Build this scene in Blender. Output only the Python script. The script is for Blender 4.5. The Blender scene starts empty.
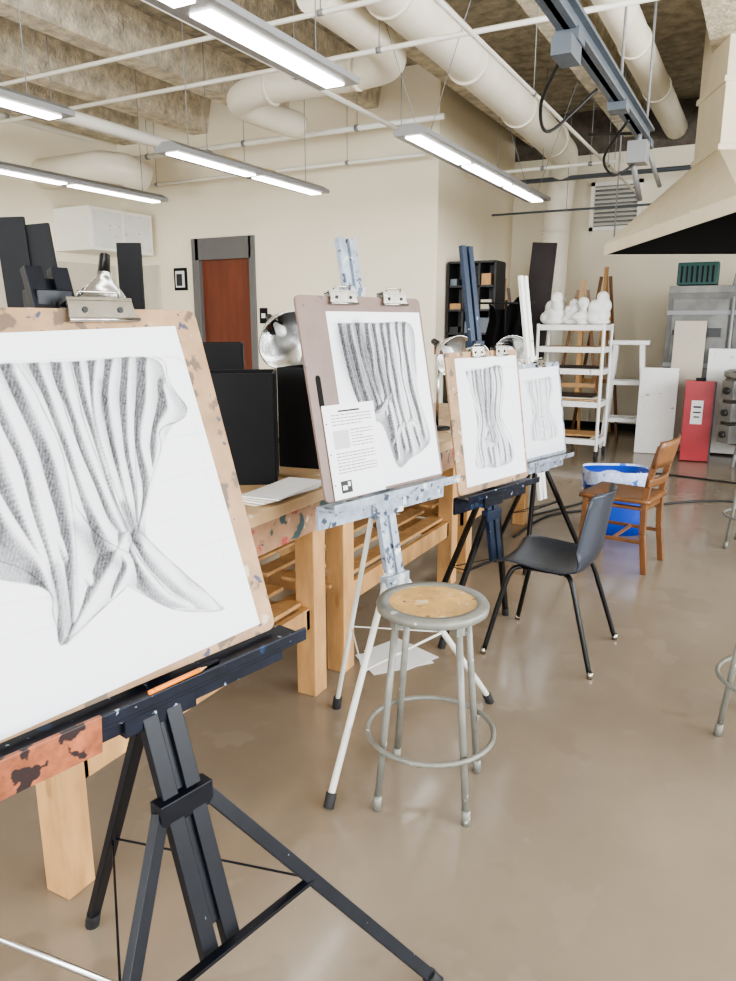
import bpy, bmesh, math, random
import numpy as np
from mathutils import Vector, Matrix
random.seed(7); np.random.seed(7)
S28,C28=math.sin(math.radians(28)),math.cos(math.radians(28))
def V(X,Y,z=0.0):
    "survey coordinates (measured from the photographer's spot) -> room coordinates"
    return Vector((C28*X-S28*Y, S28*X+C28*Y, z))
# ------------------------------------------------------------------ materials
MATS={}
def M(name,col,rough=.5,metal=0.,var=0.,scale=5.,bump=0.,bscale=60.,splat=(),emit=0.,spec=.5,stretch=None,coat=0.):
    if name in MATS: return MATS[name]
    m=bpy.data.materials.new(name); m.use_nodes=True
    nt=m.node_tree; N=nt.nodes; Lk=nt.links
    b=N['Principled BSDF']
    b.inputs['Roughness'].default_value=rough; b.inputs['Metallic'].default_value=metal
    b.inputs['Base Color'].default_value=(*col,1); b.inputs['Specular IOR Level'].default_value=spec
    if coat: b.inputs['Coat Weight'].default_value=coat; b.inputs['Coat Roughness'].default_value=.09
    tc=N.new('ShaderNodeTexCoord'); co=tc.outputs['Object']
    if stretch:
        mp=N.new('ShaderNodeMapping'); mp.inputs['Scale'].default_value=stretch
        Lk.new(co,mp.inputs['Vector']); cs=mp.outputs['Vector']
    else: cs=co
    n=N.new('ShaderNodeTexNoise'); n.inputs['Scale'].default_value=scale; n.inputs['Detail'].default_value=6
    n.inputs['Roughness'].default_value=.6
    Lk.new(cs,n.inputs['Vector'])
    v=max(var,.03)
    r=N.new('ShaderNodeValToRGB')
    r.color_ramp.elements[0].position=.3; r.color_ramp.elements[1].position=.7
    r.color_ramp.elements[0].color=(*[c*(1-v) for c in col],1)
    r.color_ramp.elements[1].color=(*[min(1,c*(1+v)) for c in col],1)
    Lk.new(n.outputs['Fac'],r.inputs['Fac']); out=r.outputs['Color']
    for i,(scol,ssc,thr) in enumerate(splat):
        nz=N.new('ShaderNodeTexNoise'); nz.inputs['Scale'].default_value=ssc; nz.inputs['Detail'].default_value=3
        mp=N.new('ShaderNodeMapping'); mp.inputs['Location'].default_value=(3.1*i+1.7,5.3*i,2.2*i)
        Lk.new(co,mp.inputs['Vector']); Lk.new(mp.outputs['Vector'],nz.inputs['Vector'])
        rr=N.new('ShaderNodeValToRGB'); rr.color_ramp.elements[0].position=thr; rr.color_ramp.elements[1].position=thr+.03
        Lk.new(nz.outputs['Fac'],rr.inputs['Fac'])
        mx=N.new('ShaderNodeMix'); mx.data_type='RGBA'
        Lk.new(rr.outputs['Color'],mx.inputs['Factor']); Lk.new(out,mx.inputs['A']); mx.inputs['B'].default_value=(*scol,1)
        out=mx.outputs['Result']
    Lk.new(out,b.inputs['Base Color'])
    if bump:
        nb=N.new('ShaderNodeTexNoise'); nb.inputs['Scale'].default_value=bscale; nb.inputs['Detail'].default_value=4
        Lk.new(co,nb.inputs['Vector'])
        bp=N.new('ShaderNodeBump'); bp.inputs['Strength'].default_value=bump; bp.inputs['Distance'].default_value=.02
        Lk.new(nb.outputs['Fac'],bp.inputs['Height']); Lk.new(bp.outputs['Normal'],b.inputs['Normal'])
    if emit:
        b.inputs['Emission Color'].default_value=(1,.98,.96,1); b.inputs['Emission Strength'].default_value=emit
    MATS[name]=m; return m
wall_m=M('wall_paint',(.87,.785,.61),.75,var=.03,scale=1.5)
wall2_m=M('block_wall_paint',(.80,.73,.58),.8,var=.04,scale=2)
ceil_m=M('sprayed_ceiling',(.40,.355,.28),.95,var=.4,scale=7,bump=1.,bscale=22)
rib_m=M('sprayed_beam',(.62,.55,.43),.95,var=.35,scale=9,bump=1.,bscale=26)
duct_m=M('duct_paint',(.86,.80,.67),.45,var=.05,scale=3)
pipe_m=M('pipe_paint',(.86,.83,.75),.45)
white_m=M('white_paint',(.74,.73,.70),.45,var=.05,scale=6,splat=(((.35,.33,.3),14,.68),))
black_m=M('black_board',(.006,.006,.007),.6,var=.2,spec=.25)
steelb_m=M('black_steel_painted',(.004,.005,.008),.38,var=.3,scale=20,spec=.25,splat=(((.40,.45,.5),32,.72),((.30,.07,.03),22,.78)))
ledge_m=M('black_ledge_painted',(.005,.007,.014),.4,var=.5,scale=20,spec=.25,splat=(((.30,.36,.43),42,.66),((.012,.03,.07),14,.64)))
grey_e_m=M('grey_easel_paint',(.25,.29,.34),.4,var=.3,scale=20,splat=(((.03,.04,.07),26,.60),((.55,.55,.53),18,.62)))
blue_e_m=M('blue_easel_paint',(.012,.022,.045),.4,var=.3,scale=12,spec=.3,splat=(((.3,.35,.4),24,.70),))
alu_m=M('aluminium',(.62,.62,.62),.3,1.,var=.05)
offw_m=M('offwhite_rod',(.56,.55,.50),.4)
chrome_m=M('clip_steel',(.42,.40,.36),.25,1.,var=.15,scale=30)
stool_m=M('stool_grey_paint',(.165,.163,.14),.35,var=.18,scale=20,splat=(((.48,.48,.43),28,.67),))
stoolseat_m=M('stool_hardboard',(.50,.30,.095),.45,var=.3,scale=14,splat=(((.64,.52,.30),9,.60),((.16,.10,.04),30,.66),((.6,.58,.5),40,.69)))
mdf_m=M('board_hardboard',(.31,.19,.10),.6,var=.3,scale=10,splat=(((.12,.08,.05),14,.58),((.46,.36,.25),16,.64),((.05,.05,.08),34,.66)))
pink_m=M('board_painted',(.155,.10,.080),.5,var=.18,scale=6,splat=(((.07,.05,.04),22,.68),))
wood_m=M('table_fir',(.45,.25,.10),.55,var=.28,scale=5,stretch=(3,3,.7))
tabtop_m=M('table_top',(.46,.31,.17),.5,var=.25,scale=6,splat=(((.62,.55,.45),10,.62),))
tabedge_m=M('table_edge_painted',(.28,.16,.09),.5,var=.3,scale=8,splat=(((.03,.055,.055),14,.56),((.30,.05,.04),20,.62),((.45,.40,.3),25,.65)))
chairw_m=M('oak_stain',(.15,.062,.020),.4,var=.3,scale=8,stretch=(2,2,.5))
plast_m=M('charcoal_plastic',(.022,.027,.038),.36,var=.08,spec=.35)
legb_m=M('black_tube',(.006,.006,.006),.3,spec=.3)
rubber_m=M('rubber',(.012,.012,.012),.7)
door_m=M('door_veneer',(.16,.04,.018),.35,var=.25,scale=3,stretch=(3,3,.4))
dframe_m=M('door_frame_grey',(.14,.135,.13),.5)
paperw_m=M('white_paper',(.72,.72,.72),.7)
ink_m=M('ink',(.03,.03,.03),.8)
text_m=M('printed_text',(.10,.10,.10),.8)
blue_m=M('blue_plastic',(.006,.045,.36),.35)
liner_m=M('bin_liner',(.45,.53,.74),.3,var=.3,scale=14,bump=.6,bscale=30,splat=(((.02,.10,.5),9,.56),))
red_m=M('red_enamel',(.34,.010,.018),.35)
kiln_m=M('kiln_steel',(.28,.275,.26),.35,.8,var=.3,scale=4)
kdoor_m=M('kiln_door',(.13,.125,.115),.45,.4,var=.3,scale=5)
kgrey_m=M('kiln_cladding',(.17,.165,.15),.45,.5,var=.4,scale=3)
knob_m=M('knob_black',(.02,.02,.02),.4)
hood_m=M('hood_beige',(.76,.67,.50),.5,var=.05)
hollowshade_m=M('hollow_shade',(.012,.011,.010),.8,spec=.1)  # near-black colour paints the shade of hollows: hood underside, board slot
teal_m=M('fan_green',(.012,.07,.06),.5)
rail_m=M('rail_bluegrey',(.12,.14,.165),.4,.2,var=.1)
grid_m=M('black_grid_plastic',(.012,.012,.012),.5)
plaster_m=M('plaster',(.76,.75,.72),.7,var=.06,scale=12)
housing_m=M('fixture_housing',(.24,.24,.24),.4)
lampglow_m=M('fixture_diffuser',(.9,.9,.89),.5,emit=15)
dome_m=M('spun_aluminium',(.62,.62,.61),.25,1.)
bulb_m=M('bulb_glass',(.85,.85,.82),.2)
yellow_m=M('yellow_label',(.75,.45,.02),.5)
pencil_m=M('pencil_orange',(.75,.22,.015),.4)
copper_m=M('rust_board',(.25,.08,.035),.5,var=.5,scale=25,splat=(((.02,.01,.01),26,.54),))
cloth_m=M('black_cloth',(.006,.006,.006),.95,spec=.1)
dbrown_m=M('dark_board',(.02,.012,.011),.5,var=.2,spec=.3)
cable_m=M('cable_black',(.008,.008,.008),.5)
tan_m=M('tan_board',(.60,.54,.44),.7,var=.06)
# ------------------------------------------------------------------ mesh builder
class B:
    def __init__(s,name): s.bm=bmesh.new(); s.name=name; s.mats=[]
    def mi(s,m):
        if m not in s.mats: s.mats.append(m)
        return s.mats.index(m)
    def _fin(s,faces,m,smooth=False):
        i=s.mi(m)
        for f in faces: f.material_index=i; f.smooth=smooth
    def hexa(s,vs,m):
        v=[s.bm.verts.new(p) for p in vs]
        F=[s.bm.faces.new([v[i] for i in q]) for q in ((0,3,2,1),(4,5,6,7),(0,1,5,4),(1,2,6,5),(2,3,7,6),(3,0,4,7))]
        s._fin(F,m); return s
    def box(s,c,size,m,rz=0,rx=0,ry=0):
        R=Matrix.Translation(c)@Matrix.Rotation(rz,4,'Z')@Matrix.Rotation(rx,4,'X')@Matrix.Rotation(ry,4,'Y')
        x,y,z=[a/2 for a in size]
        return s.hexa([R@Vector(p) for p in ((-x,-y,-z),(x,-y,-z),(x,y,-z),(-x,y,-z),(-x,-y,z),(x,-y,z),(x,y,z),(-x,y,z))],m)
    def bb(s,a,b,m):
        return s.box([(a[i]+b[i])/2 for i in range(3)],[abs(b[i]-a[i]) for i in range(3)],m)
    def beam(s,p1,p2,w,d,m,up=(0,1,0)):
        p1,p2=Vector(p1),Vector(p2); z=(p2-p1).normalized(); u=Vector(up)
        x=u.cross(z)
        if x.length<1e-4: x=Vector((1,0,0))
        x.normalize(); y=z.cross(x)
        vs=[]
        for p in (p1,p2):
            for a,b_ in ((-1,-1),(1,-1),(1,1),(-1,1)): vs.append(p+x*a*w/2+y*b_*d/2)
        return s.hexa(vs,m)
    def tube(s,pts,r,m,n=12,closed=False,caps=True):
        pts=[Vector(p) for p in pts]; rings=[]; N=len(pts)
        rr=r if isinstance(r,(list,tuple)) else [r]*N
        x=None
        for i,p in enumerate(pts):
            if closed: t=pts[(i+1)%N]-pts[i-1]
            else: t=pts[min(i+1,N-1)]-pts[max(i-1,0)]
            t.normalize()
            if x is None:
                x=t.orthogonal().normalized()
            x=(x-t*x.dot(t))
            if x.length<1e-5: x=t.orthogonal()
            x.normalize(); y=t.cross(x)
            rings.append([s.bm.verts.new(p+(x*math.cos(a)+y*math.sin(a))*rr[i]) for a in [2*math.pi*k/n for k in range(n)]])
        F=[]
        for i in range(N if closed else N-1):
            A,Bq=rings[i],rings[(i+1)%N]
            for k in range(n): F.append(s.bm.faces.new((A[k],A[(k+1)%n],Bq[(k+1)%n],Bq[k])))
        s._fin(F,m,True)
        if not closed and caps:
            s._fin([s.bm.faces.new(rings[0][::-1]),s.bm.faces.new(rings[-1])],m)
        return s
    def lathe(s,prof,m,c=(0,0,0),n=32,mat=None,smooth=True,cap=False):
        T=Matrix.Translation(c) @ (mat or Matrix.Identity(4)); rings=[]
        for r,z in prof:
            rings.append([s.bm.verts.new(T@Vector((r*math.cos(a),r*math.sin(a),z))) for a in [2*math.pi*k/n for k in range(n)]])
        F=[]
        for i in range(len(rings)-1):
            for k in range(n): F.append(s.bm.faces.new((rings[i][k],rings[i][(k+1)%n],rings[i+1][(k+1)%n],rings[i+1][k])))
        s._fin(F,m,smooth)
        if cap: s._fin([s.bm.faces.new(rings[0][::-1]),s.bm.faces.new(rings[-1])],m)
        return s
    def grid(s,fn,nu,nv,m,smooth=True):
        v=[[s.bm.verts.new(fn(i/nu,j/nv)) for j in range(nv+1)] for i in range(nu+1)]
        s._fin([s.bm.faces.new((v[i][j],v[i+1][j],v[i+1][j+1],v[i][j+1])) for i in range(nu) for j in range(nv)],m,smooth)
        return s
    def prism(s,poly,y0,y1,m,T=None):
        "poly in xz, extruded along y"
        T=T or Matrix.Identity(4)
        a=[s.bm.verts.new(T@Vector((p[0],y0,p[1]))) for p in poly]; b=[s.bm.verts.new(T@Vector((p[0],y1,p[1]))) for p in poly]
        F=[s.bm.faces.new(a),s.bm.faces.new(b[::-1])]
        n=len(poly)
        for i in range(n): F.append(s.bm.faces.new((a[(i+1)%n],a[i],b[i],b[(i+1)%n])))
        s._fin(F,m); return s
    def make(s,loc=(0,0,0),rot=(0,0,0),parent=None,bevel=0,solid=0,fix=True):
        if fix: bmesh.ops.recalc_face_normals(s.bm,faces=s.bm.faces)
        me=bpy.data.meshes.new(s.name); s.bm.to_mesh(me); s.bm.free()
        for m in s.mats: me.materials.append(m)
        o=bpy.data.objects.new(s.name,me); bpy.context.scene.collection.objects.link(o)
        o.location=loc; o.rotation_euler=rot
        if parent: o.parent=parent
        if solid:
            q=o.modifiers.new('solid','SOLIDIFY'); q.thickness=solid; q.offset=0
        if bevel:
            q=o.modifiers.new('bevel','BEVEL'); q.width=bevel; q.segments=2; q.limit_method='ANGLE'; q.angle_limit=math.radians(40)
        return o
def empty(name,loc=(0,0,0),rot=(0,0,0)):
    e=bpy.data.objects.new(name,None); bpy.context.scene.collection.objects.link(e); e.empty_display_size=.1
    e.location=loc; e.rotation_euler=rot; return e
def spline(pts,n=8):
    P=[Vector(p) for p in pts]; out=[]
    for i in range(len(P)-1):
        a=P[max(i-1,0)];b=P[i];c=P[i+1];d=P[min(i+2,len(P)-1)]
        for k in range(n):
            t=k/n
            out.append(.5*((2*b)+(c-a)*t+(2*a-5*b+4*c-d)*t*t+(3*b-a-3*c+d)*t**3))
    out.append(P[-1]); return out
# ------------------------------------------------------------------ room shell
XL,XR,YB,YN,YN2,H=-8.35,4.4,-3.2,8.2,11.,4.3
B('floor').bb((XL-.2,YB-.2,-.1),(XR+.2,YN2+.2,0),M('polished_concrete',(.222,.178,.130),.24,var=.16,scale=.8,spec=.5,coat=.25,bump=.015,bscale=3,
     splat=(((.232,.188,.140),4,.60),((.205,.163,.117),2.6,.60),((.50,.45,.38),70,.76)))).make()
w=B('ceiling'); w.bb((XL-.2,YB-.2,H),(XR+.2,YN2+.2,H+.15),ceil_m)
x=-8.1
while x<4.2:
    w.prism([(x-.20,H+.01),(x+.20,H+.01),(x+.12,H-.38),(x-.12,H-.38)],YB,YN2,rib_m); x+=1.25
w.make()
D0,D1,DT=-7.02,-6.08,2.58
w=B('wall_north')
w.bb((XL,YN,0),(D0,YN+.2,H),wall_m); w.bb((D1,YN,0),(-3.46,YN+.2,H),wall_m); w.bb((D0,YN,DT),(D1,YN+.2,H),wall_m)
w.bb((-3.66,YN+.2,0),(-3.46,YN2,H),wall_m); w.make()
w=B('wall_alcove'); w.bb((-3.46,YN2,0),(XR,YN2+.2,3.75),wall2_m)
w.bb((-3.46,YN2-.02,3.75),(XR,YN2+.2,H),M('shaded_ceiling_strip',(.12,.10,.08),.9,var=.3,scale=8,bump=.6))  # strip coloured dark to stand in for ceiling shading above the wall
w.make()
B('wall_west').bb((XL-.2,YB,0),(XL,YN+.2,H),wall_m).make()
def winwall(name,axis,c,a0,a1,openings,sill=.9,head=3.3):
    w=B(name)
    def seg(u0,u1,z0,z1):
        if axis=='x': w.bb((c,u0,z0),(c+.2,u1,z1),wall_m)
        else: w.bb((u0,c-.2,z0),(u1,c,z1),wall_m)
    seg(a0,a1,0,sill); seg(a0,a1,head,H); cur=a0
    for o0,o1 in openings: seg(cur,o0,sill,head); cur=o1
    seg(cur,a1,sill,head); w.make()
    for i,(o0,o1) in enumerate(openings):
        f=B('window_%s_%d'%(name[5:],i+1)); n=3
        for k in range(n+1):
            u=o0+(o1-o0)*k/n; u=min(max(u,o0+.03),o1-.03)
            if axis=='x': f.bb((c+.05,u-.03,sill),(c+.11,u+.03,head),dframe_m)
            else: f.bb((u-.03,c-.11,sill),(u+.03,c-.05,head),dframe_m)
        for z in (sill+.03,(sill+head)/2,head-.03):
            if axis=='x': f.bb((c+.05,o0,z-.03),(c+.11,o1,z+.03),dframe_m)
            else: f.bb((o0,c-.11,z-.03),(o1,c-.05,z+.03),dframe_m)
        f.make()
winwall('wall_east','x',XR,YB,YN2,[(-2.6,.4),(1.0,4.0),(4.6,7.6)])
winwall('wall_south','y',YB,XL,XR,[(-7.8,-4.4),(-3.8,-.4),(.2,3.8)])
b=B('baseboard_north'); b.bb((D1+.08,YN-.015,0),(-3.46,YN,.1),black_m); b.bb((XL,YN-.015,0),(D0-.08,YN,.1),black_m); b.make()
B('baseboard_alcove').bb((-3.46,YN2-.015,0),(XR,YN2,.1),black_m).make()
# door
e=empty('door_1',((D0+D1)/2,YN,0))
f=B('frame'); hw=(D1-D0)/2
f.bb((-hw-.06,-.03,0),(-hw+.06,.15,DT+.04),dframe_m); f.bb((hw-.04,-.03,0),(hw+.05,.15,DT+.04),dframe_m)
f.bb((-hw,-.03,DT-.24),(hw,.15,DT+.04),dframe_m); f.make(parent=e,bevel=.004)
f=B('leaf'); f.bb((-hw+.06,.04,.01),(hw-.04,.09,DT-.24),door_m)
f.tube([(-hw+.14,.04,1.02),(-hw+.14,-.02,1.02),(-hw+.24,-.02,1.02)],.012,chrome_m,8)
f.bb((-hw+.11,.03,.93),(-hw+.17,.04,1.12),chrome_m); f.make(parent=e)
f=B('framed_picture'); f.bb((-7.42,YN-.025,1.95),(-7.20,YN,2.25),black_m); f.bb((-7.39,YN-.03,1.99),(-7.23,YN-.024,2.21),paperw_m)
f.bb((-7.37,YN-.033,2.01),(-7.27,YN-.029,2.17),ink_m); f.make()
f=B('light_switch'); f.bb((-5.98,YN-.012,1.5),(-5.86,YN,1.7),black_m); f.bb((-5.95,YN-.018,1.57),(-5.89,YN-.011,1.63),pipe_m); f.make()
for k in range(6):
    f=B('pinboard'); y0=1.4+k*1.1; f.bb((XL+.002,y0,.6),(XL+.04,y0+1.07,2.3),tan_m); f.make(bevel=.004)
f=B('pinboard'); f.bb((XL+.06,YN-.04,.6),(XL+.66,YN-.002,2.3),tan_m); f.make(bevel=.004)
f=B('wall_cabinet'); f.bb((XL+.002,7.0,2.42),(-7.7,8.1,2.95),pipe_m)
f.bb((-7.705,7.04,2.46),(-7.69,7.53,2.91),white_m); f.bb((-7.705,7.57,2.46),(-7.69,8.06,2.91),white_m); f.make(bevel=.006)
f=B('wall_vent'); X0,X1,Z0,Z1=-2.35,-1.68,2.75,3.38
for a,b_ in (((X0,YN2-.05,Z0),(X0+.05,YN2,Z1)),((X1-.05,YN2-.05,Z0),(X1,YN2,Z1)),((X0,YN2-.05,Z0),(X1,YN2,Z0+.05)),((X0,YN2-.05,Z1-.05),(X1,YN2,Z1))): f.bb(a,b_,pipe_m)
f.bb((X0+.05,YN2-.01,Z0+.05),(X1-.05,YN2-.005,Z1-.05),dframe_m)
for k in range(9): f.box(((X0+X1)/2,YN2-.03,Z0+.085+k*.058),(X1-X0-.1,.06,.006),pipe_m,rx=.6)
f.make()
# ------------------------------------------------------------------ ceiling services
def fixture(x,y0,y1,z=2.82,splay=0.):
    f=B('pendant_light_fixture')
    f.prism([(-.13,0),(.13,0),(.135,.03),(.05,.075),(-.05,.075),(-.135,.03)],y0,y1,housing_m,Matrix.Translation((x,0,z)))
    n=max(1,round((y1-y0)/1.22)); L=(y1-y0)/n
    for k in range(n): f.bb((x-.058,y0+k*L+.05,z-.010),(x+.058,y0+(k+1)*L-.05,z+.004),lampglow_m)
    for yy in (y0+.25,y1-.25):
        if splay:
            for s in (-1,1): f.tube([(x+s*.05,yy,z+.07),(x+s*splay,yy,H)],.003,housing_m,6)
        else: f.tube([(x,yy,z+.07),(x,yy,H)],.0035,housing_m,6)
    f.make()
fixture(-2.3,1.5,3.98); fixture(-2.4,5.15,8.55,splay=.55); fixture(-4.3,4.74,6.99); fixture(-4.25,1.2,3.70)
fixture(-6.15,4.1,6.61); fixture(-6.15,.4,2.9); fixture(1.2,1.2,3.7); fixture(-2.3,-2.2,.3);fixture(1.2,-2.2,.3)
f=B('ventilation_duct')
f.tube(spline([(-2.5,4.3,3.72),(-2.5,6.5,3.7),(-2.52,9.6,3.62),(-2.58,10.25,3.55),(-2.68,10.58,3.2),(-2.72,10.6,2.4),(-2.72,10.6,0)],8),.18,duct_m,24)
for y in (5,6.5,8,9.4): f.tube([(-2.505,y,3.715-(y-5)*.018),(-2.505,y+.04,3.715-(y-5)*.018)],.19,duct_m,24)
for z in (.9,1.8,2.7): f.tube([(-2.72,10.6,z),(-2.72,10.6,z+.04)],.19,duct_m,24)
f.make()
f=B('ventilation_duct')
f.tube(spline([(-2.85,4.6,3.62),(-2.88,5.6,3.62),(-3.1,6.1,3.62),(-3.9,6.15,3.62),(-4.4,6.15,3.62),(-4.75,6.3,3.6),(-4.8,6.7,3.6),(-4.75,7.3,3.6)],8),.135,duct_m,20)
f.tube([(-3.35,6.13,3.62),(-3.39,6.13,3.62)],.15,duct_m,20); f.tube([(-4.25,6.15,3.62),(-4.29,6.15,3.62)],.15,duct_m,20)
f.make()
f=B('ventilation_duct'); f.tube([(XL+.01,6.9,3.35),(-7.3,6.9,3.35),(-7.0,6.95,3.3),(-6.9,7.2,3.2)],.18,duct_m,20); f.make()
f=B('ventilation_duct'); f.tube([(-1.32,3.5,3.95),(-1.32,10.9,3.95)],.14,duct_m,20)
for y in (4.5,6,7.5,9): f.tube([(-1.32,y,3.95),(-1.32,y+.04,3.95)],.15,duct_m,20)
f.make()
def pipe(pts,r,m=pipe_m,name='ceiling_pipe'):
    f=B(name); f.tube(pts,r,m,10)
    a,b_=Vector(pts[0]),Vector(pts[-1])
    for t in (.2,.5,.8):
        p=a.lerp(b_,t)
        if len(pts)==2: f.tube([p,(p.x,p.y,H)],.004,housing_m,6); f.tube([p-(b_-a).normalized()*.02,p+(b_-a).normalized()*.02],r*1.25,housing_m,10)
    return f
f=pipe([(-5.2,0,3.15),(-5.2,7.9,3.15)],.055)
f.tube([(-5.2,6.6,3.15),(-5.2,6.85,3.15)],.058,yellow_m,10); f.tube([(-5.2,7.3,3.15),(-5.2,7.5,3.15)],.058,yellow_m,10); f.make()
for a_ in ([(XL,7.7,3.6),(-3.2,7.7,3.6)],.03),([(-3.5,7.9,3.3),(XL,7.9,3.3)],.02),([(XL,5.2,3.42),(3,5.2,3.42)],.018),([(XL,4.4,3.4),(3,4.4,3.4)],.016),\
  ([(-3.3,10.3,3.35),(3.5,10.3,3.35)],.03,rail_m),([(-3.4,9.0,3.25),(-1.6,9.0,3.25)],.02),([(-3.3,2,3.3),(-3.3,8.1,3.3)],.022),([(-6.9,1,3.5),(-6.9,6.4,3.5)],.03),\
  ([(-1.75,1,3.2),(-1.75,10.9,3.2)],.016),([(-3.4,9.9,2.9),(1.5,9.9,2.9)],.014,rail_m): pipe(*a_).make()
f=B('overhead_power_rail'); z=2.95
f.bb((-1.10,1.5,z),(-1.0,6.9,z+.02),rail_m); f.bb((-1.10,1.5,z+.1),(-1.0,6.9,z+.12),rail_m); f.bb((-1.065,1.5,z),(-1.035,6.9,z+.12),rail_m)
for y in (4.1,5.5,6.7):
    f.bb((-1.11,y,z-.05),(-.99,y+.14,z+.01),rail_m); f.tube([(-1.05,y+.1,z+.1),(-1.05,y+.1,H)],.010,housing_m,8)
f.bb((-1.12,6.4,z-.22),(-.98,6.58,z-.06),housing_m); f.tube([(-1.05,6.5,z),(-1.05,6.5,z-.08)],.02,housing_m,8)
f.bb((-1.10,4.0,z-.14),(-1.0,4.22,z-.05),rail_m)
f.tube(spline([(-1.1,4.2,z-.1),(-1.25,4.4,z-.25),(-1.3,4.8,z-.3),(-1.1,5.1,z-.02)]),.010,cable_m,8)
f.tube([(-1.05,6.8,z),(-.95,7.1,z-.3)],.018,housing_m,8); f.tube([(-1.05,6.7,z+.05),(-1.6,7.2,z+.2)],.012,cable_m,8)
f.tube([(-1.1,6.5,z-.15),(-1.05,6.75,z-.45)],.022,housing_m,8); f.tube(spline([(-1.05,6.0,z),(-1.25,6.2,z-.2),(-1.2,6.4,z-.3),(-1.05,6.5,z-.2)]),.010,cable_m,8)
f.make()
# ------------------------------------------------------------------ extraction hood (square canopy set at an angle), kilns
e=empty('kiln_exhaust_hood')
z0,z1=2.2,3.0
base_=[(2.47,8.05),(2.33,4.9),(5.0,4.75),(5.14,7.95)]; neck_=[(3.19,7.75),(3.10,7.0),(3.9,6.95),(3.98,7.7)]
A=[V(x,y,z0) for x,y in base_]; A2=[V(x,y,z0+.10) for x,y in base_]; T=[V(x,y,z1) for x,y in neck_]
f=B('canopy'); vs=[[f.bm.verts.new(p) for p in L_] for L_ in (A,A2,T)]
for i in range(2):
    F=[f.bm.faces.new((vs[i][k],vs[i][(k+1)%4],vs[i+1][(k+1)%4],vs[i+1][k])) for k in range(4)]; f._fin(F,hood_m)
f.make(parent=e,solid=.01)
f=B('canopy_seams')
for k in (1,2,3): f.beam(A2[0].lerp(A2[1],k/4)+Vector((0,0,.006)),T[0].lerp(T[1],k/4)+Vector((0,0,.006)),.03,.012,hood_m,up=(0,0,1))
f.make(parent=e)
f=B('canopy_shade_sheet'); cx=sum((p for p in A),Vector())/4  # dark sheet added inside the canopy, its colour stands for the shade there
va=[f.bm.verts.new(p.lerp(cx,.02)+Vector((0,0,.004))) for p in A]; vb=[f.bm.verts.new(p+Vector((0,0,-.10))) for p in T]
f._fin([f.bm.faces.new((va[k],va[(k+1)%4],vb[(k+1)%4],vb[k])) for k in range(4)]+[f.bm.faces.new(vb)],hollowshade_m); f.make(parent=e)
f=B('flue'); nb=[V(x,y,z1-.02) for x,y in neck_]; nt_=[V(x,y,H) for x,y in neck_]; f.hexa(nb+nt_,hood_m)
c0=sum(nb,Vector())/4
for zz in (z1,3.55): f.hexa([c0+(p-c0)*1.05+Vector((0,0,zz-nb[0].z)) for p in nb]+[c0+(p-c0)*1.05+Vector((0,0,zz+.05-nb[0].z)) for p in nb],hood_m)
f.make(parent=e,bevel=.005)
f=B('hanging_rods')
for p in A2: q=p.lerp(cx,.05); f.tube([(q.x,q.y,z0+.1),(q.x,q.y,H)],.008,housing_m,8)
f.make(parent=e)
f=B('gas_kiln'); f.bb((-1.08,9.60,.12),(1.5,10.5,1.85),kdoor_m)
f.bb((-1.02,9.55,.2),(-.42,9.60,1.78),kgrey_m); f.bb((-.36,9.55,.2),(.12,9.60,1.78),kdoor_m); f.bb((.2,9.55,.2),(1.4,9.60,1.78),kgrey_m)
for z in (.4,1.0,1.6): f.bb((-1.08,9.52,z),(1.5,9.55,z+.05),housing_m)
f.bb((-1.08,9.60,1.85),(1.5,10.5,1.93),kgrey_m); f.tube([(-.38,9.51,.3),(-.38,9.51,1.8)],.018,housing_m,8)
for z in (.7,1.35): f.bb((-.62,9.50,z),(-.48,9.56,z+.10),knob_m); f.bb((-1.0,9.50,z+.02),(-.9,9.56,z+.08),knob_m)
for x_ in (-1.0,1.4): f.bb((x_-.05,9.65,0),(x_+.05,9.75,.12),housing_m); f.bb((x_-.05,10.3,0),(x_+.05,10.4,.12),housing_m)
f.tube([(-.4,9.75,1.93),(-.4,9.75,2.05),(.3,9.75,2.05)],.02,housing_m,8)
f.make(bevel=.006)
f=B('box_fan'); f.bb((-1.02,9.7,1.945),(-.58,9.95,2.20),teal_m)
for k in range(7): f.bb((-.98+k*.056,9.685,1.97),(-.96+k*.056,9.70,2.16),black_m)
f.make(bevel=.01)
e=empty('electric_kiln',(.06,8.95,0)); f=B('body')
R=.42
for k in range(3): f.lathe([(R-.01,.25+k*.23),(R,.26+k*.23),(R,.465+k*.23),(R-.01,.475+k*.23)],kiln_m,n=10,smooth=False)
f.lathe([(0.001,.94),(R+.01,.94),(R+.015,.95),(R+.015,1.0),(R-.03,1.02),(0.001,1.02)],kiln_m,n=10,smooth=False)
f.lathe([(0.001,.24),(R-.02,.24),(R-.02,.94),(.001,.94)],dframe_m,n=10,smooth=False)
for k in range(4):
    a=math.pi/4+k*math.pi/2; f.tube([(.3*math.cos(a),.3*math.sin(a),.25),(.36*math.cos(a),.36*math.sin(a),0)],.02,housing_m,8)
f.make(parent=e)
f=B('control_box')
for a in (-2.35,-1.6):
    for k in range(3):
        c=Vector((math.cos(a),math.sin(a),0))
        f.box(c*(R+.05)+Vector((0,0,.365+k*.23)),(.16,.12,.19),kiln_m,rz=a+math.pi/2)
        f.tube([c*(R+.11)+Vector((0,0,.36+k*.23)),c*(R+.14)+Vector((0,0,.36+k*.23))],.035,knob_m,12)
f.make(parent=e)
f=B('red_case'); c=V(3.67,8.18)
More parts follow.
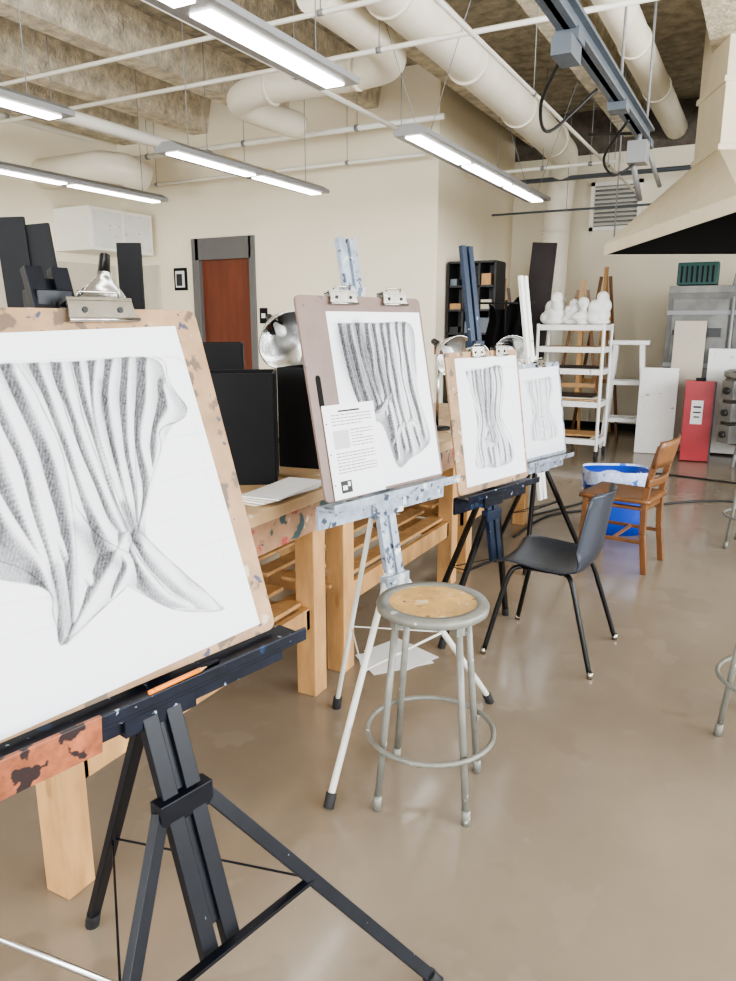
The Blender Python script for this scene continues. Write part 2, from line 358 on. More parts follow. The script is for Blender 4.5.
f.box((0,0,.45),(.30,.22,.88),red_m); f.box((-.02,-.113,.55),(.12,.006,.26),paperw_m); f.box((-.02,-.117,.61),(.08,.004,.02),ink_m); f.box((-.02,-.117,.55),(.08,.004,.015),ink_m); f.box((-.02,-.117,.50),(.06,.004,.015),ink_m); f.box((0,0,.905),(.10,.04,.03),black_m)
f.box((.145,-.105,.45),(.02,.02,.88),knob_m)
f.make(loc=c,rot=(0,0,.15),bevel=.015)
ow_m=M('offwhite_panel',(.50,.44,.35),.6)
f=B('leaning_panel'); f.box((0,0,.5),(.42,.03,1.0),white_m); f.make(loc=(-1.06,9.17,0.003),rot=(-.10,0,.10),bevel=.003)
f=B('leaning_panel'); f.box((0,0,.77),(.34,.025,1.52),ow_m); f.make(loc=(-.80,9.40,0.003),rot=(-.045,0,.0),bevel=.003)
f=B('leaning_panel'); f.box((0,0,.62),(.40,.025,1.2),white_m); f.make(loc=(-.38,9.43,0.003),rot=(-.04,0,.0),bevel=.003)
# ------------------------------------------------------------------ shelf trolley
e=empty('shelf_trolley',(-1.93,8.62,0)); f=B('frame'); w2,d2=.36,.23
for sx in (-1,1):
    for sy in (-1,1): f.tube([(sx*w2,sy*d2,.10),(sx*w2,sy*d2,1.5)],.018,white_m,10)
for z in (.2,.62,.98,1.22,1.46):
    f.bb((-w2,-d2,z-.012),(w2,d2,z+.012),white_m)
    for sy in (-1,1): f.bb((-w2,sy*d2-.012,z-.03),(w2,sy*d2+.012,z+.03),white_m)
    for sx in (-1,1): f.bb((sx*w2-.012,-d2,z-.03),(sx*w2+.012,d2,z+.03),white_m)
for k,(z,cm) in enumerate(((.216,tan_m),(.236,dbrown_m),(.256,wood_m),(.636,white_m),(.656,wood_m),(.676,tan_m),(.700,dbrown_m),(.996,ow_m),(1.016,dbrown_m),(1.236,wood_m))):
    f.box((.02*(k%3)-.02,0,z+.008),(.6-.04*(k%2),.38,.015),cm,rz=.04*(k%3-1))
f.make(parent=e,bevel=.003)
f=B('castors')
for sx in (-1,1):
    for sy in (-1,1):
        f.tube([(sx*w2-.015,sy*d2,.05),(sx*w2+.015,sy*d2,.05)],.05,rubber_m,16); f.tube([(sx*w2,sy*d2,.05),(sx*w2,sy*d2,.12)],.012,chrome_m,8)
f.make(parent=e)
def bust(x,y,z,h,rz,kind):
    f=B('plaster_bust'); bm=f.bm
    def el(c,r):
        bmesh.ops.create_icosphere(bm,subdivisions=3,radius=1,matrix=Matrix.Translation(c)@Matrix.Diagonal((*r,1)))
    if kind==0:
        el((0,0,.78),(.19,.22,.24)); el((0,-.21,.76),(.035,.06,.07)); el((0,-.12,.60),(.11,.1,.1)); el((0,.02,.50),(.14,.14,.18)); el((0,.02,.28),(.42,.24,.22)); el((0,0,.08),(.24,.2,.12)); el((0,.06,.84),(.22,.22,.22)); el((.17,.01,.75),(.03,.05,.07)); el((-.17,.01,.75),(.03,.05,.07))
    else:
        el((0,0,.30),(.36,.26,.30)); el((.16,-.05,.55),(.2,.18,.24)); el((-.14,.02,.5),(.2,.2,.24)); el((.1,0,.80),(.19,.18,.2)); el((0,0,.08),(.36,.27,.12)); el((-.22,-.1,.2),(.2,.2,.2)); el((.1,-.18,.78),(.035,.06,.06))
    f.mi(plaster_m); o=f.make(loc=(x,y,z),rot=(0,0,rz)); o.scale=(h,h,h)
    r=o.modifiers.new('r','REMESH'); r.mode='VOXEL'; r.voxel_size=.025; r.use_smooth_shade=True
for i,(dx,dy,hh,k) in enumerate(((-.25,0,.36,1),(-.07,.07,.28,1),(.09,-.06,.28,0),(.25,.0,.36,1))): bust(-1.93+dx,8.62+dy,1.494,hh,.4*i-.5,k)
f=B('tall_white_stool')
f.box((0,0,1.28),(.46,.34,.05),white_m)
for sx in (-1,1):
    for sy in (-1,1): f.beam((sx*.15,sy*.11,1.26),(sx*.23,sy*.17,0),.055,.03,white_m)
for z,wd in ((.35,.21),(.8,.185)):
    for sy in (-1,1): f.beam((-wd,sy*(.165-.03*z),z),(wd,sy*(.165-.03*z),z),.05,.02,white_m,up=(0,1,0))
    for sx in (-1,1): f.beam((sx*wd,-.15,z+.1),(sx*wd,.15,z+.1),.04,.02,white_m,up=(1,0,0))
f.make(loc=(-1.47,9.52,0),rot=(0,0,.1),bevel=.003)
f=B('black_cube_shelf'); x0,x1,y0,y1=-3.42,-2.84,8.45,8.8
for k in range(4): xx=x0+(x1-x0)*k/3; f.bb((xx-.012,y0,0),(xx+.012,y1,2.2),grid_m)
for k in range(9): zz=.02+2.18*k/8; f.bb((x0,y0,zz-.012),(x1,y1,zz+.012),grid_m)
f.bb((x0,y1-.01,0),(x1,y1,2.2),dframe_m)
for i in range(3):
    for j in range(8):
        if random.random()<.8: xx=x0+(x1-x0)*i/3; zz=.032+2.18*j/8; f.bb((xx+.02,y0+.03,zz),(xx+.03+random.uniform(.06,.13),y1-.05,zz+random.uniform(.06,.2)),random.choice((white_m,wood_m,rail_m,tan_m,grid_m)))
f.make()
f=B('dark_panel'); f.box((0,0,1.24),(.30,.03,2.46),dbrown_m); f.make(loc=(-2.68,9.3,0.01),rot=(-.05,.06,.1),bevel=.003)
f=B('coat_rack')
f.tube([(0,0,.03),(0,0,1.75)],.015,legb_m,10); f.tube([(-.3,0,1.72),(.3,0,1.72)],.012,legb_m,10)
f.tube([(-.25,0,.02),(.25,0,.02)],.015,legb_m); f.tube([(0,-.25,.02),(0,.25,.02)],.015,legb_m)
f.grid(lambda u,v:Vector((-.2+.42*u+.02*math.sin(9*v),.05*math.sin(u*22)+.03,1.73-.75*v-.08*math.sin(u*5))),40,14,cloth_m)
f.make(loc=(-2.55,8.0,0),rot=(0,0,.2))
def timber_easel(x,y,h,rz):
    f=B('timber_easel')
    for s in (-1,1): f.beam((s*.06,0,h),(s*.32,-.05,0),.035,.03,chairw_m)
    f.beam((0,.02,h),(0,.5,0),.035,.03,wood_m); f.beam((-.22,-.05,.75),(.22,-.05,.75),.05,.03,wood_m,up=(0,1,0)); f.beam((-.12,-.03,h*.75),(.12,-.03,h*.75),.05,.02,wood_m,up=(0,1,0))
    f.beam((0,-.02,.5),(0,-.0,h+.12),.05,.025,wood_m); f.make(loc=(x,y,0),rot=(0,0,rz))
timber_easel(-2.05,9.45,1.9,.1); timber_easel(-1.95,10.3,2.1,-.2); timber_easel(-3.1,9.6,1.95,.5)
# ------------------------------------------------------------------ work tables
def table(y0,y1,x0=-2.75,x1=-1.47,h=.885):
    f=B('work_table'); L=.09
    f.bb((x0,y0,h-.045),(x1,y1,h),tabtop_m)
    f.bb((x1-.035,y0+.02,h-.16),(x1-.01,y1-.02,h-.045),tabedge_m); f.bb((x0+.01,y0+.02,h-.16),(x0+.035,y1-.02,h-.045),wood_m)
    f.bb((x0+.03,y0+.02,h-.16),(x1-.03,y0+.045,h-.045),wood_m); f.bb((x0+.03,y1-.045,h-.16),(x1-.03,y1-.02,h-.045),wood_m)
    for xx in (x0+.03,x1-.03-L):
        for yy in (y0+.05,y1-.05-L): f.bb((xx,yy,0),(xx+L,yy+L,h-.045),wood_m)
    for xx in (x0+.05,x1-.08): f.bb((xx,y0+.05,.30),(xx+.03,y1-.05,.39),wood_m)
    n=7
    for k in range(n):
        xx=x0+.12+(x1-x0-.3)*k/(n-1); f.bb((xx,y0+.03,.392),(xx+.09,y1-.03,.41),wood_m)
    for yy in (y0+.14,y1-.17): f.bb((x0+.05,yy,.30),(x1-.05,yy+.03,.389),wood_m)
    f.make(bevel=.004)
table(1.06,2.50); table(2.55,4.0); table(4.06,5.5)
TH=.886
f=B('paper_stack')
for k in range(4): f.box((.010*k,.01*k,.003+.006*k),(.16,.36,.005),paperw_m if k%2 else tan_m,rz=.06*k-.1)
f.make(loc=(-1.585,2.22,TH),rot=(0,0,0))
def bbox(name,loc,size,rz,m):
    f=B(name); w_,d_,h_=size; t=.012
    f.box((0,-d_/2,h_/2),(w_,t,h_),m); f.box((0,d_/2,h_/2),(w_,t,h_),m); f.box((-w_/2,0,h_/2),(t,d_,h_),m); f.box((w_/2,0,h_/2),(t,d_,h_),m); f.box((0,0,t/2),(w_,d_,t),m)
    return f.make(loc=loc,rot=(0,0,rz),bevel=.002)
bbox('black_display_box',V(-.53,3.00,TH),(.30,.26,.44),math.radians(28+5),black_m)
bbox('black_display_box',V(-.26,3.34,TH),(.20,.24,.44),math.radians(28-20),black_m)
bbox('black_display_box',V(-.76,3.50,TH),(.34,.22,.54),math.radians(28+8),black_m)
for (X,Y,h,wd,rz,ry) in ((-1.33,3.0,1.02,.11,.6,.05),(-1.20,3.02,1.0,.12,.55,.10),(-1.10,3.55,.98,.11,.5,.0)):
    f=B('black_panel'); f.box((0,0,h/2),(wd,.02,h),black_m); f.make(loc=V(X,Y,TH+.008),rot=(0,-ry,rz),bevel=.002)
def clamp_lamp(loc,h,aim,tilt,r=.12):
    e=empty('clamp_lamp',loc,(0,0,aim)); f=B('stand')
    f.lathe([(.001,0),(.08,0),(.08,.012),(.02,.02),(.001,.02)],legb_m); f.tube([(0,0,.01),(0,0,h)],.009,chrome_m,8); f.box((0,0,h),(.03,.05,.05),copper_m); f.make(parent=e)
    T=Matrix.Translation((0,-.03,h+.02))@Matrix.Rotation(tilt,4,'X')
    f=B('reflector'); k=r/.12; f.lathe([(.025,.02),(.035*k,.0),(.06*k,-.03*k),(.09*k,-.07*k),(r,-.13*k),(r+.006,-.132*k)],dome_m,mat=T); f.make(parent=e,solid=.002)
    f=B('socket'); f.lathe([(.001,.09),(.018,.09),(.022,.02),(.025,.0),(.001,0)],legb_m,mat=T,n=16); f.lathe([(.001,-.10),(.02,-.095),(.03,-.07),(.02,-.03),(.015,0)],bulb_m,mat=T,n=16); f.make(parent=e)
clamp_lamp(V(-.93,2.72,TH),.76,math.radians(28),-.35,.10)
clamp_lamp(V(-.50,3.98,TH),.60,math.radians(60),-1.1,.16)
clamp_lamp(V(-.30,3.74,TH),.50,math.radians(75),-.5,.13)
clamp_lamp(V(.42,4.45,TH),.47,math.radians(60),-1.2,.12)
clamp_lamp(V(.68,4.80,TH),.42,math.radians(20),-1.3,.10)
clamp_lamp(V(.98,5.3,TH),.44,math.radians(30),-1.3,.12)
# ------------------------------------------------------------------ easels
def easel(X,Y,zl,head,lean,top,mc,ml,half,spread,fwd,rear,low,brd,legm=None,legr=None,rx=0.,xo=0.):
    legm=legm or mc; t=math.tan(lean); rz=math.radians(118-head)
    e=empty('drawing_easel',V(X,Y),(0,0,rz)); yy=lambda z:(z-zl)*t+.03
    f=B('mast')
    for s in (-1,1): f.beam((xo+s*.026,yy(low),low),(xo+s*.026,yy(top),top),.034,.022,mc)
    f.beam((xo,yy(low+.05)+.004,low+.05),(xo,yy(top)+.004,top-.02),.03,.012,mc)
    hz=.62
    f.box((xo,yy(hz),hz),(.12,.035,.05),mc); f.box((xo,yy(zl+brd+.035),zl+brd*math.cos(lean)+.03),(.07,.06,.035),mc)
    f.make(parent=e,bevel=.002)
    f=B('ledge')
    f.box((0,.012,zl-.045),(2*half,.014,.075),ml); f.box((0,-.028,zl-.008),(2*half,.085,.012),ml); f.box((0,-.068,zl+.004),(2*half,.006,.022),ml)
    f.box((xo,.02,zl-.06),(.16,.05,.06),ml)
    f.make(parent=e,bevel=.002)
    f=B('legs'); y6=yy(hz)
    tops=[]
    for s in (-1,1):
        a=Vector((xo+s*.05,y6,hz)); b_=Vector((xo+s*spread,-fwd,.012))
        if legr: f.tube([a,b_],legr,legm,10)
        else: f.beam(a,b_,.028,.02,legm)
        f.tube([b_+Vector((0,0,-.012)),b_+(a-b_)*.05],.018,rubber_m,10)
        tops.append(a.lerp(b_,.42))
    if legr: f.tube(tops,.005,legm,8)
    else: f.beam(tops[0],tops[1],.02,.008,legm,up=(0,0,1))
    a=Vector((xo+rx*.5,yy(zl-.02)+.03,zl-.02)); b_=Vector((xo+rx,rear,.012))
    if legr: f.tube([a,b_],legr*.8,legm,10)
    else: f.beam(a,b_,.028,.02,legm)
    f.tube([b_+Vector((0,0,-.012)),b_+(a-b_)*.04],.018,rubber_m,10)
    m_=a.lerp(b_,.6)
    for q in tops: f.tube([q,m_],.003,legm,6)
    f.make(parent=e,bevel=.0015)
    return e,rz
X1_,Y1_,Z1_=-.420,1.255,.866
LN=math.radians(19)
easel(X1_,Y1_,Z1_-.005,40,LN,1.62,steelb_m,ledge_m,.362,.47,.34,.45,.34,.71,rx=.045,xo=.035)
easel(.07,2.52,.945,43,math.radians(11.5),1.80,grey_e_m,grey_e_m,.33,.46,.16,.27,.50,.66,offw_m,.012)
easel(.60,3.415,.755,43,math.radians(9),1.86,blue_e_m,ledge_m,.30,.28,-.08,.36,.4,.64,legb_m)
easel(1.12,4.64,.668,43,math.radians(9),1.80,white_m,grey_e_m,.28,.35,.12,.33,.4,.6,legb_m)
# ------------------------------------------------------------------ charcoal drawings (procedurally drawn)
class Sheet:
    def __init__(s,W,Hh):
        s.W,s.H=W,Hh; s.t=np.zeros((Hh,W)); s.l=np.zeros((Hh,W)); s.m=np.zeros((Hh,W)); s.h=np.zeros((Hh,W))
    def _st(s,A,x,y,sg,d):
        r=int(sg*2.6)+1; x0,x1=max(0,int(x)-r),min(s.W,int(x)+r+1); y0,y1=max(0,int(y)-r),min(s.H,int(y)+r+1)
        if x0>=x1 or y0>=y1: return
        gx=np.arange(x0,x1)-x; gy=np.arange(y0,y1)-y
        k=d*np.exp(-(gx[None]**2+gy[:,None]**2)/(2*sg*sg)); A[y0:y1,x0:x1]=np.maximum(A[y0:y1,x0:x1],k)
    def curve(s,pts,n=40):
        return spline([(p[0]*s.W,(1-p[1])*s.H,0) for p in pts],n)
    def line(s,pts,d=.5,sg=.8,j=0.):
        P=s.curve(pts); last=None; ph=random.random()*6
        for i,p in enumerate(P):
            if last is not None and (p-last).length<.6: continue
            last=p; pr=.55+.45*math.sin(math.pi*i/len(P))
            s._st(s.l,p.x+j*math.sin(i*.13+ph),p.y+j*math.cos(i*.11+ph),sg,min(1,d*pr*(.8+.2*math.sin(i*.21+ph))))
    def fill(s,poly,d=1.):
        P=[(p.x,p.y) for p in s.curve(poly+[poly[0]],6)]; yy,xx=np.mgrid[0:s.H,0:s.W]; ins=np.zeros((s.H,s.W),bool)
        for (x0,y0),(x1,y1) in zip(P[:-1],P[1:]):
            if y0==y1: continue
            c=((y0>yy)!=(y1>yy))&(xx<(x1-x0)*(yy-y0)/(y1-y0)+x0); ins^=c
        s.m=np.maximum(s.m,ins*d)
    def ridge(s,pts,w,amp=1.):
        "a raised cloth fold: rounded ridge, swelling and tapering along its length"
        P=s.curve(pts,14); n=len(P); ph=random.random()*6
        for i,p in enumerate(P):
            q=math.sin(math.pi*(i+.5)/(n+1))**.5
            sg=w*(.45+.55*q)*(.88+.12*math.sin(i*.3+ph)); s._st(s.h,p.x,p.y,sg,amp*w*(.35+.65*q))
    def tone(s,pts,d,sg):
        P=s.curve(pts,14); n=len(P)
        for i,p in enumerate(P): s._st(s.t,p.x,p.y,sg*(.5+.5*math.sin(math.pi*(i+.5)/n)),d)
    @staticmethod
    def blur(a,k):
        for _ in range(k):
            a=(a+np.roll(a,1,0)+np.roll(a,-1,0))/3; a=(a+np.roll(a,1,1)+np.roll(a,-1,1))/3
        return a
    def result(s,k=1.,base=.16,light=(-.75,-.45)):
        yy,xx=np.mgrid[0:s.H,0:s.W]
        hh=s.blur(s.h,2); gy,gx=np.gradient(hh); lam=gx*light[0]+gy*light[1]     # >0 faces the light
        nrm=np.sqrt(1+1.6*(gx**2+gy**2))
        val=(.55+1.25*lam)/nrm
        low=1-np.clip(hh/(s.h.max()*.55+1e-6),0,1)                               # deep valleys go dark
        dark=np.clip(.62-val,0,1)*1.35+base+.38*low**1.5
        dark=np.clip(dark,0,.97)*s.blur(np.clip(s.m,0,1),1)
        dark=1-(1-dark*k)*(1-s.t)
        n=np.random.rand(s.H,s.W); n2=s.blur(np.random.rand(s.H,s.W),2); n2=(n2-n2.mean())/n2.std()
        hat=.5+.5*np.sin((xx*1.0+yy*.55)*.85+2*np.sin(yy*.05)+1.5*np.sin(xx*.07))
        dark=dark*(.84+.13*hat+.22*(n-.5)+.05*n2)
        A=1-(1-np.clip(dark,0,.98))*(1-np.clip(s.l,0,.95))
        A=np.clip(A+.02*(n2>1.6),0,1)
        return 1-(1-A)**1.7
def draw_mat():
    m=bpy.data.materials.new('charcoal_on_paper'); m.use_nodes=True; nt=m.node_tree; b=nt.nodes['Principled BSDF']
    a=nt.nodes.new('ShaderNodeVertexColor'); a.layer_name='graphite'; mx=nt.nodes.new('ShaderNodeMix'); mx.data_type='RGBA'
    mx.inputs['A'].default_value=(.70,.70,.725,1); mx.inputs['B'].default_value=(.015,.015,.018,1)
    nt.links.new(a.outputs['Color'],mx.inputs['Factor']); nt.links.new(mx.outputs['Result'],b.inputs['Base Color']); b.inputs['Roughness'].default_value=.75
    b.inputs['Specular IOR Level'].default_value=.25
    return m
gm=draw_mat()
def sheet_mesh(name,A,w_,h_,x0,z0,parent,y=-.012,ry=0.):
    Hh,W=A.shape; xs=np.linspace(x0,x0+w_,W); zs=np.linspace(z0+h_,z0,Hh)
    co=np.zeros((Hh,W,3)); co[...,0]=xs[None]; co[...,2]=zs[:,None]; co[...,1]=y
    idx=np.arange(Hh*W).reshape(Hh,W)
    q=np.stack([idx[1:,:-1],idx[1:,1:],idx[:-1,1:],idx[:-1,:-1]],-1).reshape(-1,4)
    me=bpy.data.meshes.new(name); me.from_pydata(co.reshape(-1,3),[],q.tolist()); me.materials.append(gm)
    ca=me.color_attributes.new('graphite','FLOAT_COLOR','POINT'); c=np.ones((Hh*W,4)); c[:,:3]=A.reshape(-1,1); ca.data.foreach_set('color',c.ravel())
    o=bpy.data.objects.new(name,me); bpy.context.scene.collection.objects.link(o); o.parent=parent; o.rotation_euler=(0,ry,0); return o
def homog(quad):
    # digitised sheet corners TL,TR,BR,BL -> unit square (only used to author the artwork)
    dst=[(0,1),(1,1),(1,0),(0,0)]; A=[];bv=[]
    for (x,y),(u,v) in zip(quad,dst):
        A.append([x,y,1,0,0,0,-u*x,-u*y]); bv.append(u); A.append([0,0,0,x,y,1,-v*x,-v*y]); bv.append(v)
    h=np.linalg.solve(np.array(A),np.array(bv)); h=np.append(h,1).reshape(3,3)
    def f(p):
        q=h@np.array([p[0],p[1],1]); return (q[0]/q[2],q[1]/q[2])
    return f
s1=Sheet(620,620); g=homog([(-190,337),(163,328),(262,620),(-50,744)])
G=lambda pts:[g(p) for p in pts]
L1=lambda pts,d=.55,sg=1.0,j=.8:s1.line(G(pts),d,sg,j)
for ln in ([(-60,360),(60,358),(165,357)],[(165,357),(184,372)],[(184,372),(215,470),(245,560)]): L1(ln,.30)
for ln in ([(150,440),(196,430)],[(150,478),(208,466)],[(150,518),(228,500)],[(190,545),(240,530)],[(-60,560),(20,550)],[(-60,600),(40,590)],[(165,357),(200,470),(222,560)],[(-60,640),(48,618)]): L1(ln,.16)
s1.fill(G([(-60,362),(0,361),(60,360),(140,358),(158,385),(178,408),(160,428),(150,455),(136,520),(150,545),(208,592),(221,606),(160,601),(118,580),(92,603),(48,638),(34,585),(-60,545)]))
rid=[([(-40,365),(-20,400),(5,450),(25,510),(45,580),(52,625)],17),([(-10,365),(10,400),(35,450),(52,500),(62,560),(62,615)],19),([(18,362),(35,400),(52,440),(72,490),(95,530),(120,560)],15),
([(42,360),(52,395),(70,440),(92,490),(112,525)],14),([(62,360),(72,400),(88,450),(106,500),(120,525)],12),([(80,360),(78,395),(86,435),(104,485),(120,522)],13),
([(98,360),(94,395),(102,440),(114,485),(124,520)],12),([(115,360),(114,400),(118,450),(127,490),(128,520)],11),([(134,362),(134,400),(130,440),(140,480),(131,520)],14),([(152,385),(158,408),(148,425),(146,455),(134,500)],13),
([(124,530),(150,560),(180,585),(214,602)],16),([(120,540),(135,565),(160,590),(190,602)],12),([(116,530),(100,560),(82,590),(58,628)],15),([(-40,400),(-20,450),(10,520),(35,570)],18),
([(-40,470),(-10,520),(25,560),(45,610)],16),([(75,500),(95,535),(118,560),(104,590)],12),([(30,520),(60,560),(90,585)],13)]
for c,w_ in rid: s1.ridge(G(c),w_*1.15)
for c in ([(-5,362),(20,400),(45,450),(58,510),(66,600)],[(30,360),(44,400),(64,445),(100,520)],[(52,360),(62,400),(80,450),(114,524)],[(90,358),(86,395),(96,440),(120,522)],[(122,358),(124,400),(124,450),(128,522)],
  [(128,525),(150,545),(180,570),(208,592),(221,606)],[(221,606),(190,607),(160,601),(118,580)],[(118,580),(92,603),(48,638)],[(48,638),(40,610),(34,585),(0,560),(-60,545)],[(118,535),(140,565),(165,590)],
  [(140,357),(152,362),(160,385),(178,408),(168,420),(150,428),(150,450),(132,500)],[(95,470),(105,500),(118,528)],[(60,500),(85,530),(118,548)]): L1(c,.62,1.0)
for c,d,sg in (([(112,500),(122,522),(130,540)],.55,10),([(40,560),(50,600),(56,625)],.35,12),([(85,380),(92,420),(104,460)],.30,9),([(60,520),(85,545),(110,560)],.30,12)): s1.tone(G(c),d,sg)
s2=Sheet(330,420)
s2.line([(.03,.935),(.5,.94),(.97,.93)],.4)
s2.fill([(.09,.94),(.5,.94),(.88,.93),(.88,.7),(.86,.5),(.93,.24),(.8,.16),(.66,.13),(.5,.10),(.40,.35),(.25,.4),(.14,.6)])
def fold_set(s,F,w_,lines=True,ld=.5):
    for c in F:
        s.ridge(c,w_*random.uniform(.8,1.25))
        if lines: s.line([(p[0]+.022,p[1]) for p in c],ld,.9,.6)
F2=[[(.13,.93),(.15,.75),(.20,.55),(.26,.38)],[(.22,.93),(.24,.78),(.27,.6),(.33,.45)],[(.31,.93),(.30,.8),(.34,.65),(.40,.48)],[(.40,.93),(.41,.78),(.40,.62),(.47,.42)],
[(.48,.93),(.48,.8),(.49,.6),(.53,.35),(.53,.15)],[(.56,.92),(.57,.78),(.56,.6),(.59,.4),(.63,.2)],[(.64,.93),(.63,.8),(.64,.6),(.66,.4),(.71,.18)],[(.73,.93),(.72,.75),(.71,.6),(.75,.4),(.80,.2)],
[(.82,.93),(.80,.8),(.81,.6),(.85,.4),(.88,.25)],[(.30,.42),(.40,.44),(.50,.5),(.60,.55)],[(.50,.25),(.60,.33),(.72,.35),(.80,.3)]]
fold_set(s2,F2,13)
for c,d,sg in (([(.12,.9),(.18,.7),(.26,.5)],.62,22),([(.28,.92),(.33,.75),(.40,.55)],.58,20),([(.2,.8),(.28,.62),(.36,.45)],.45,24),([(.44,.9),(.47,.7),(.53,.5)],.42,13),([(.6,.9),(.6,.75),(.62,.6)],.22,14)): s2.tone(c,d,sg)
def hung(s,x0,x1,top,bot,n,seed,w_,ld):
    rnd=random.Random(seed); c=.5*(x0+x1); F=[]
    for i in range(n):
        cx=x0+(x1-x0)*(i+rnd.uniform(-.2,.2))/(n-1); mid=c+(cx-c)*.62+rnd.uniform(-.03,.03); ex=c+(cx-c)*1.12+.03+rnd.uniform(-.02,.02)
        F.append([(cx,top),(cx+rnd.uniform(-.02,.02),top-.2*(top-bot)),(mid,top-.5*(top-bot)),(ex-.02,bot+.25*(top-bot)),(ex,bot+rnd.uniform(0,.06))])
    F+= [[(c-.14,.5),(c,.43),(c+.14,.49)],[(c-.12,.36),(c+.02,.31),(c+.14,.38)]]
    s.fill([(x0-.04,top),(c,top+.01),(x1+.04,top),(c+(x1-c)*.75,.5),(x1+.10,bot+.04),(c+.1,bot-.02),(c-.1,bot),(x0-.02,bot+.04),(c-(c-x0)*.75,.5)])
    fold_set(s,F,w_,True,ld)
s3=Sheet(230,300); s3.line([(.04,.91),(.5,.915),(.97,.905)],.35); hung(s3,.18,.70,.90,.12,8,11,10,.5)
for c in ([(.3,.88),(.36,.7),(.42,.5)],[(.5,.88),(.48,.6),(.5,.3)]): s3.tone(c,.3,12)
s4=Sheet(190,250); s4.line([(.04,.87),(.5,.875),(.97,.865)],.3); hung(s4,.24,.78,.86,.18,8,21,8,.35)
def clip(f,x,z,w_=.10):
    T=Matrix.Translation((x,0,z))
    prof=[(-w_/2,-.028),(w_/2,-.028),(w_/2*.92,.0),(w_/2*.92,.012),(-w_/2*.92,.012),(-w_/2*.92,.0)]
    f.prism(prof,-.020,-.0135,chrome_m,T); f.prism(prof,.010,.014,chrome_m,T)
    f.box((x,-.003,z+.016),(w_*.92,.034,.006),chrome_m)
    f.tube([(x-w_/2,-.022,z-.026),(x+w_/2,-.022,z-.026)],.004,chrome_m,8)
    f.tube([(x-w_*.3,-.012,z+.018),(x-w_*.28,-.02,z+.030),(x+w_*.28,-.02,z+.030),(x+w_*.3,-.012,z+.018)],.003,chrome_m,8)
    for s in (-.25,.25): f.tube([(x+s*w_,-.021,z-.006),(x+s*w_,-.0225,z-.006)],.006,ink_m,8)
def board(X,Y,zl,head,lean,w_,h_,m,A,pw,ph,px,pz,clips,slot=False,cw=.10,ry=0.):
    rz=math.radians(118-head); e=empty('drawing_board',V(X,Y,zl),(-lean,0,rz))
    f=B('panel'); r=.02; poly=[]
    for cx,cz,a0 in ((w_/2-r,r,-90),(w_/2-r,h_-r,0),(-w_/2+r,h_-r,90),(-w_/2+r,r,180)):
        for k in range(5): a=math.radians(a0+k*22.5); poly.append((cx+r*math.cos(a),cz+r*math.sin(a)))
    f.prism(poly,-.009,0,m)
    if slot:
        sl=[]
        for cz,a0 in ((h_*.60,0),(h_*.47,180)):
            for k in range(7): a=math.radians(a0+k*30); sl.append((-w_/2+.045+.011*math.cos(a),cz+.011*math.sin(a)))
        f.prism(sl,-.0098,-.0088,hollowshade_m)
    f.make(parent=e)
    sheet_mesh('drawing_paper',A,pw,ph,px,pz,e,-.0105,ry)
    f=B('paper_backing'); f.bb((px-.002,-.0102,pz-.002),(px+pw+.002,-.0092,pz+ph+.002),paperw_m); f.make(parent=e,rot=(0,ry,0))
    f=B('clips')
    for cx in clips: clip(f,cx,h_,cw)
    f.make(parent=e)
    return e
board(X1_,Y1_,Z1_,40,LN,.66,.715,mdf_m,s1.result(.80,base=.10),.60,.655,-.312,.014,(-.19,.105),cw=.15,ry=-.03)
e2=board(.07,2.52,.95,43,math.radians(11.5),.615,.665,pink_m,s2.result(.85,base=.12),.475,.60,-.182,.012,(-.10,.16),slot=True,cw=.13)
board(.60,3.415,.76,43,math.radians(9),.585,.635,mdf_m,s3.result(.72,base=.10),.50,.575,-.225,.03,(-.05,.14))
board(1.12,4.64,.672,43,math.radians(9),.58,.60,grey_e_m,s4.result(.42,base=.06),.53,.55,-.26,.02,(.05,))
f=B('handout'); f.bb((-.270,-.0135,.002),(-.025,-.0125,.310),paperw_m)
rnd=random.Random(5)
for k in range(20):
    z=.285-k*.0105
    if k==0: f.bb((-.20,-.0142,z),(-.10,-.0136,z+.006),ink_m)
    else:
        x_=-.235+ (.08 if 5<k<12 else 0); xe=-.050 if k%4 else -.10
        if k in (5,12): continue
        while x_<xe: wd=rnd.uniform(.008,.022); f.bb((x_,-.0142,z),(min(x_+wd,xe),-.0136,z+.0028),text_m); x_+=wd+.004
f.bb((-.237,-.0142,.165),(-.165,-.0136,.225),M('print_grey',(.45,.45,.45),.8)); f.bb((-.235,-.0142,.02),(-.185,-.0136,.06),ink_m); f.bb((-.228,-.0146,.03),(-.208,-.0141,.045),paperw_m); f.bb((-.203,-.0146,.04),(-.192,-.0141,.055),paperw_m)
for z in (.05,.15,.25): f.tube([(-.260,-.0142,z),(-.260,-.0136,z)],.003,ink_m,8)
f.make(parent=e2)
rz=math.radians(78); base=V(X1_,Y1_,Z1_-.005)
R3=Matrix.Rotation(rz,3,'Z')
f=B('pencil'); f.tube([(0,0,0),(.10,0,0)],.0045,pencil_m,6); f.tube([(.10,0,0),(.118,0,0)],[.0045,.0006],wood_m,6); f.tube([(-.012,0,0),(0,0,0)],.0045,pencil_m,6)
f.make(loc=base+R3@Vector((-.018,-.068,.0198)),rot=(0,0,rz+.03))
f=B('pastel_stick'); f.tube([(0,0,0),(.05,0,0)],.005,ledge_m,8); f.make(loc=base+R3@Vector((.10,-.030,.003)),rot=(0,0,rz-.1))
f=B('rust_block'); f.box((0,0,0),(.21,.008,.07),copper_m); f.make(loc=base+R3@Vector((-.235,-.077,-.010)),rot=(.1,0,rz),bevel=.002)
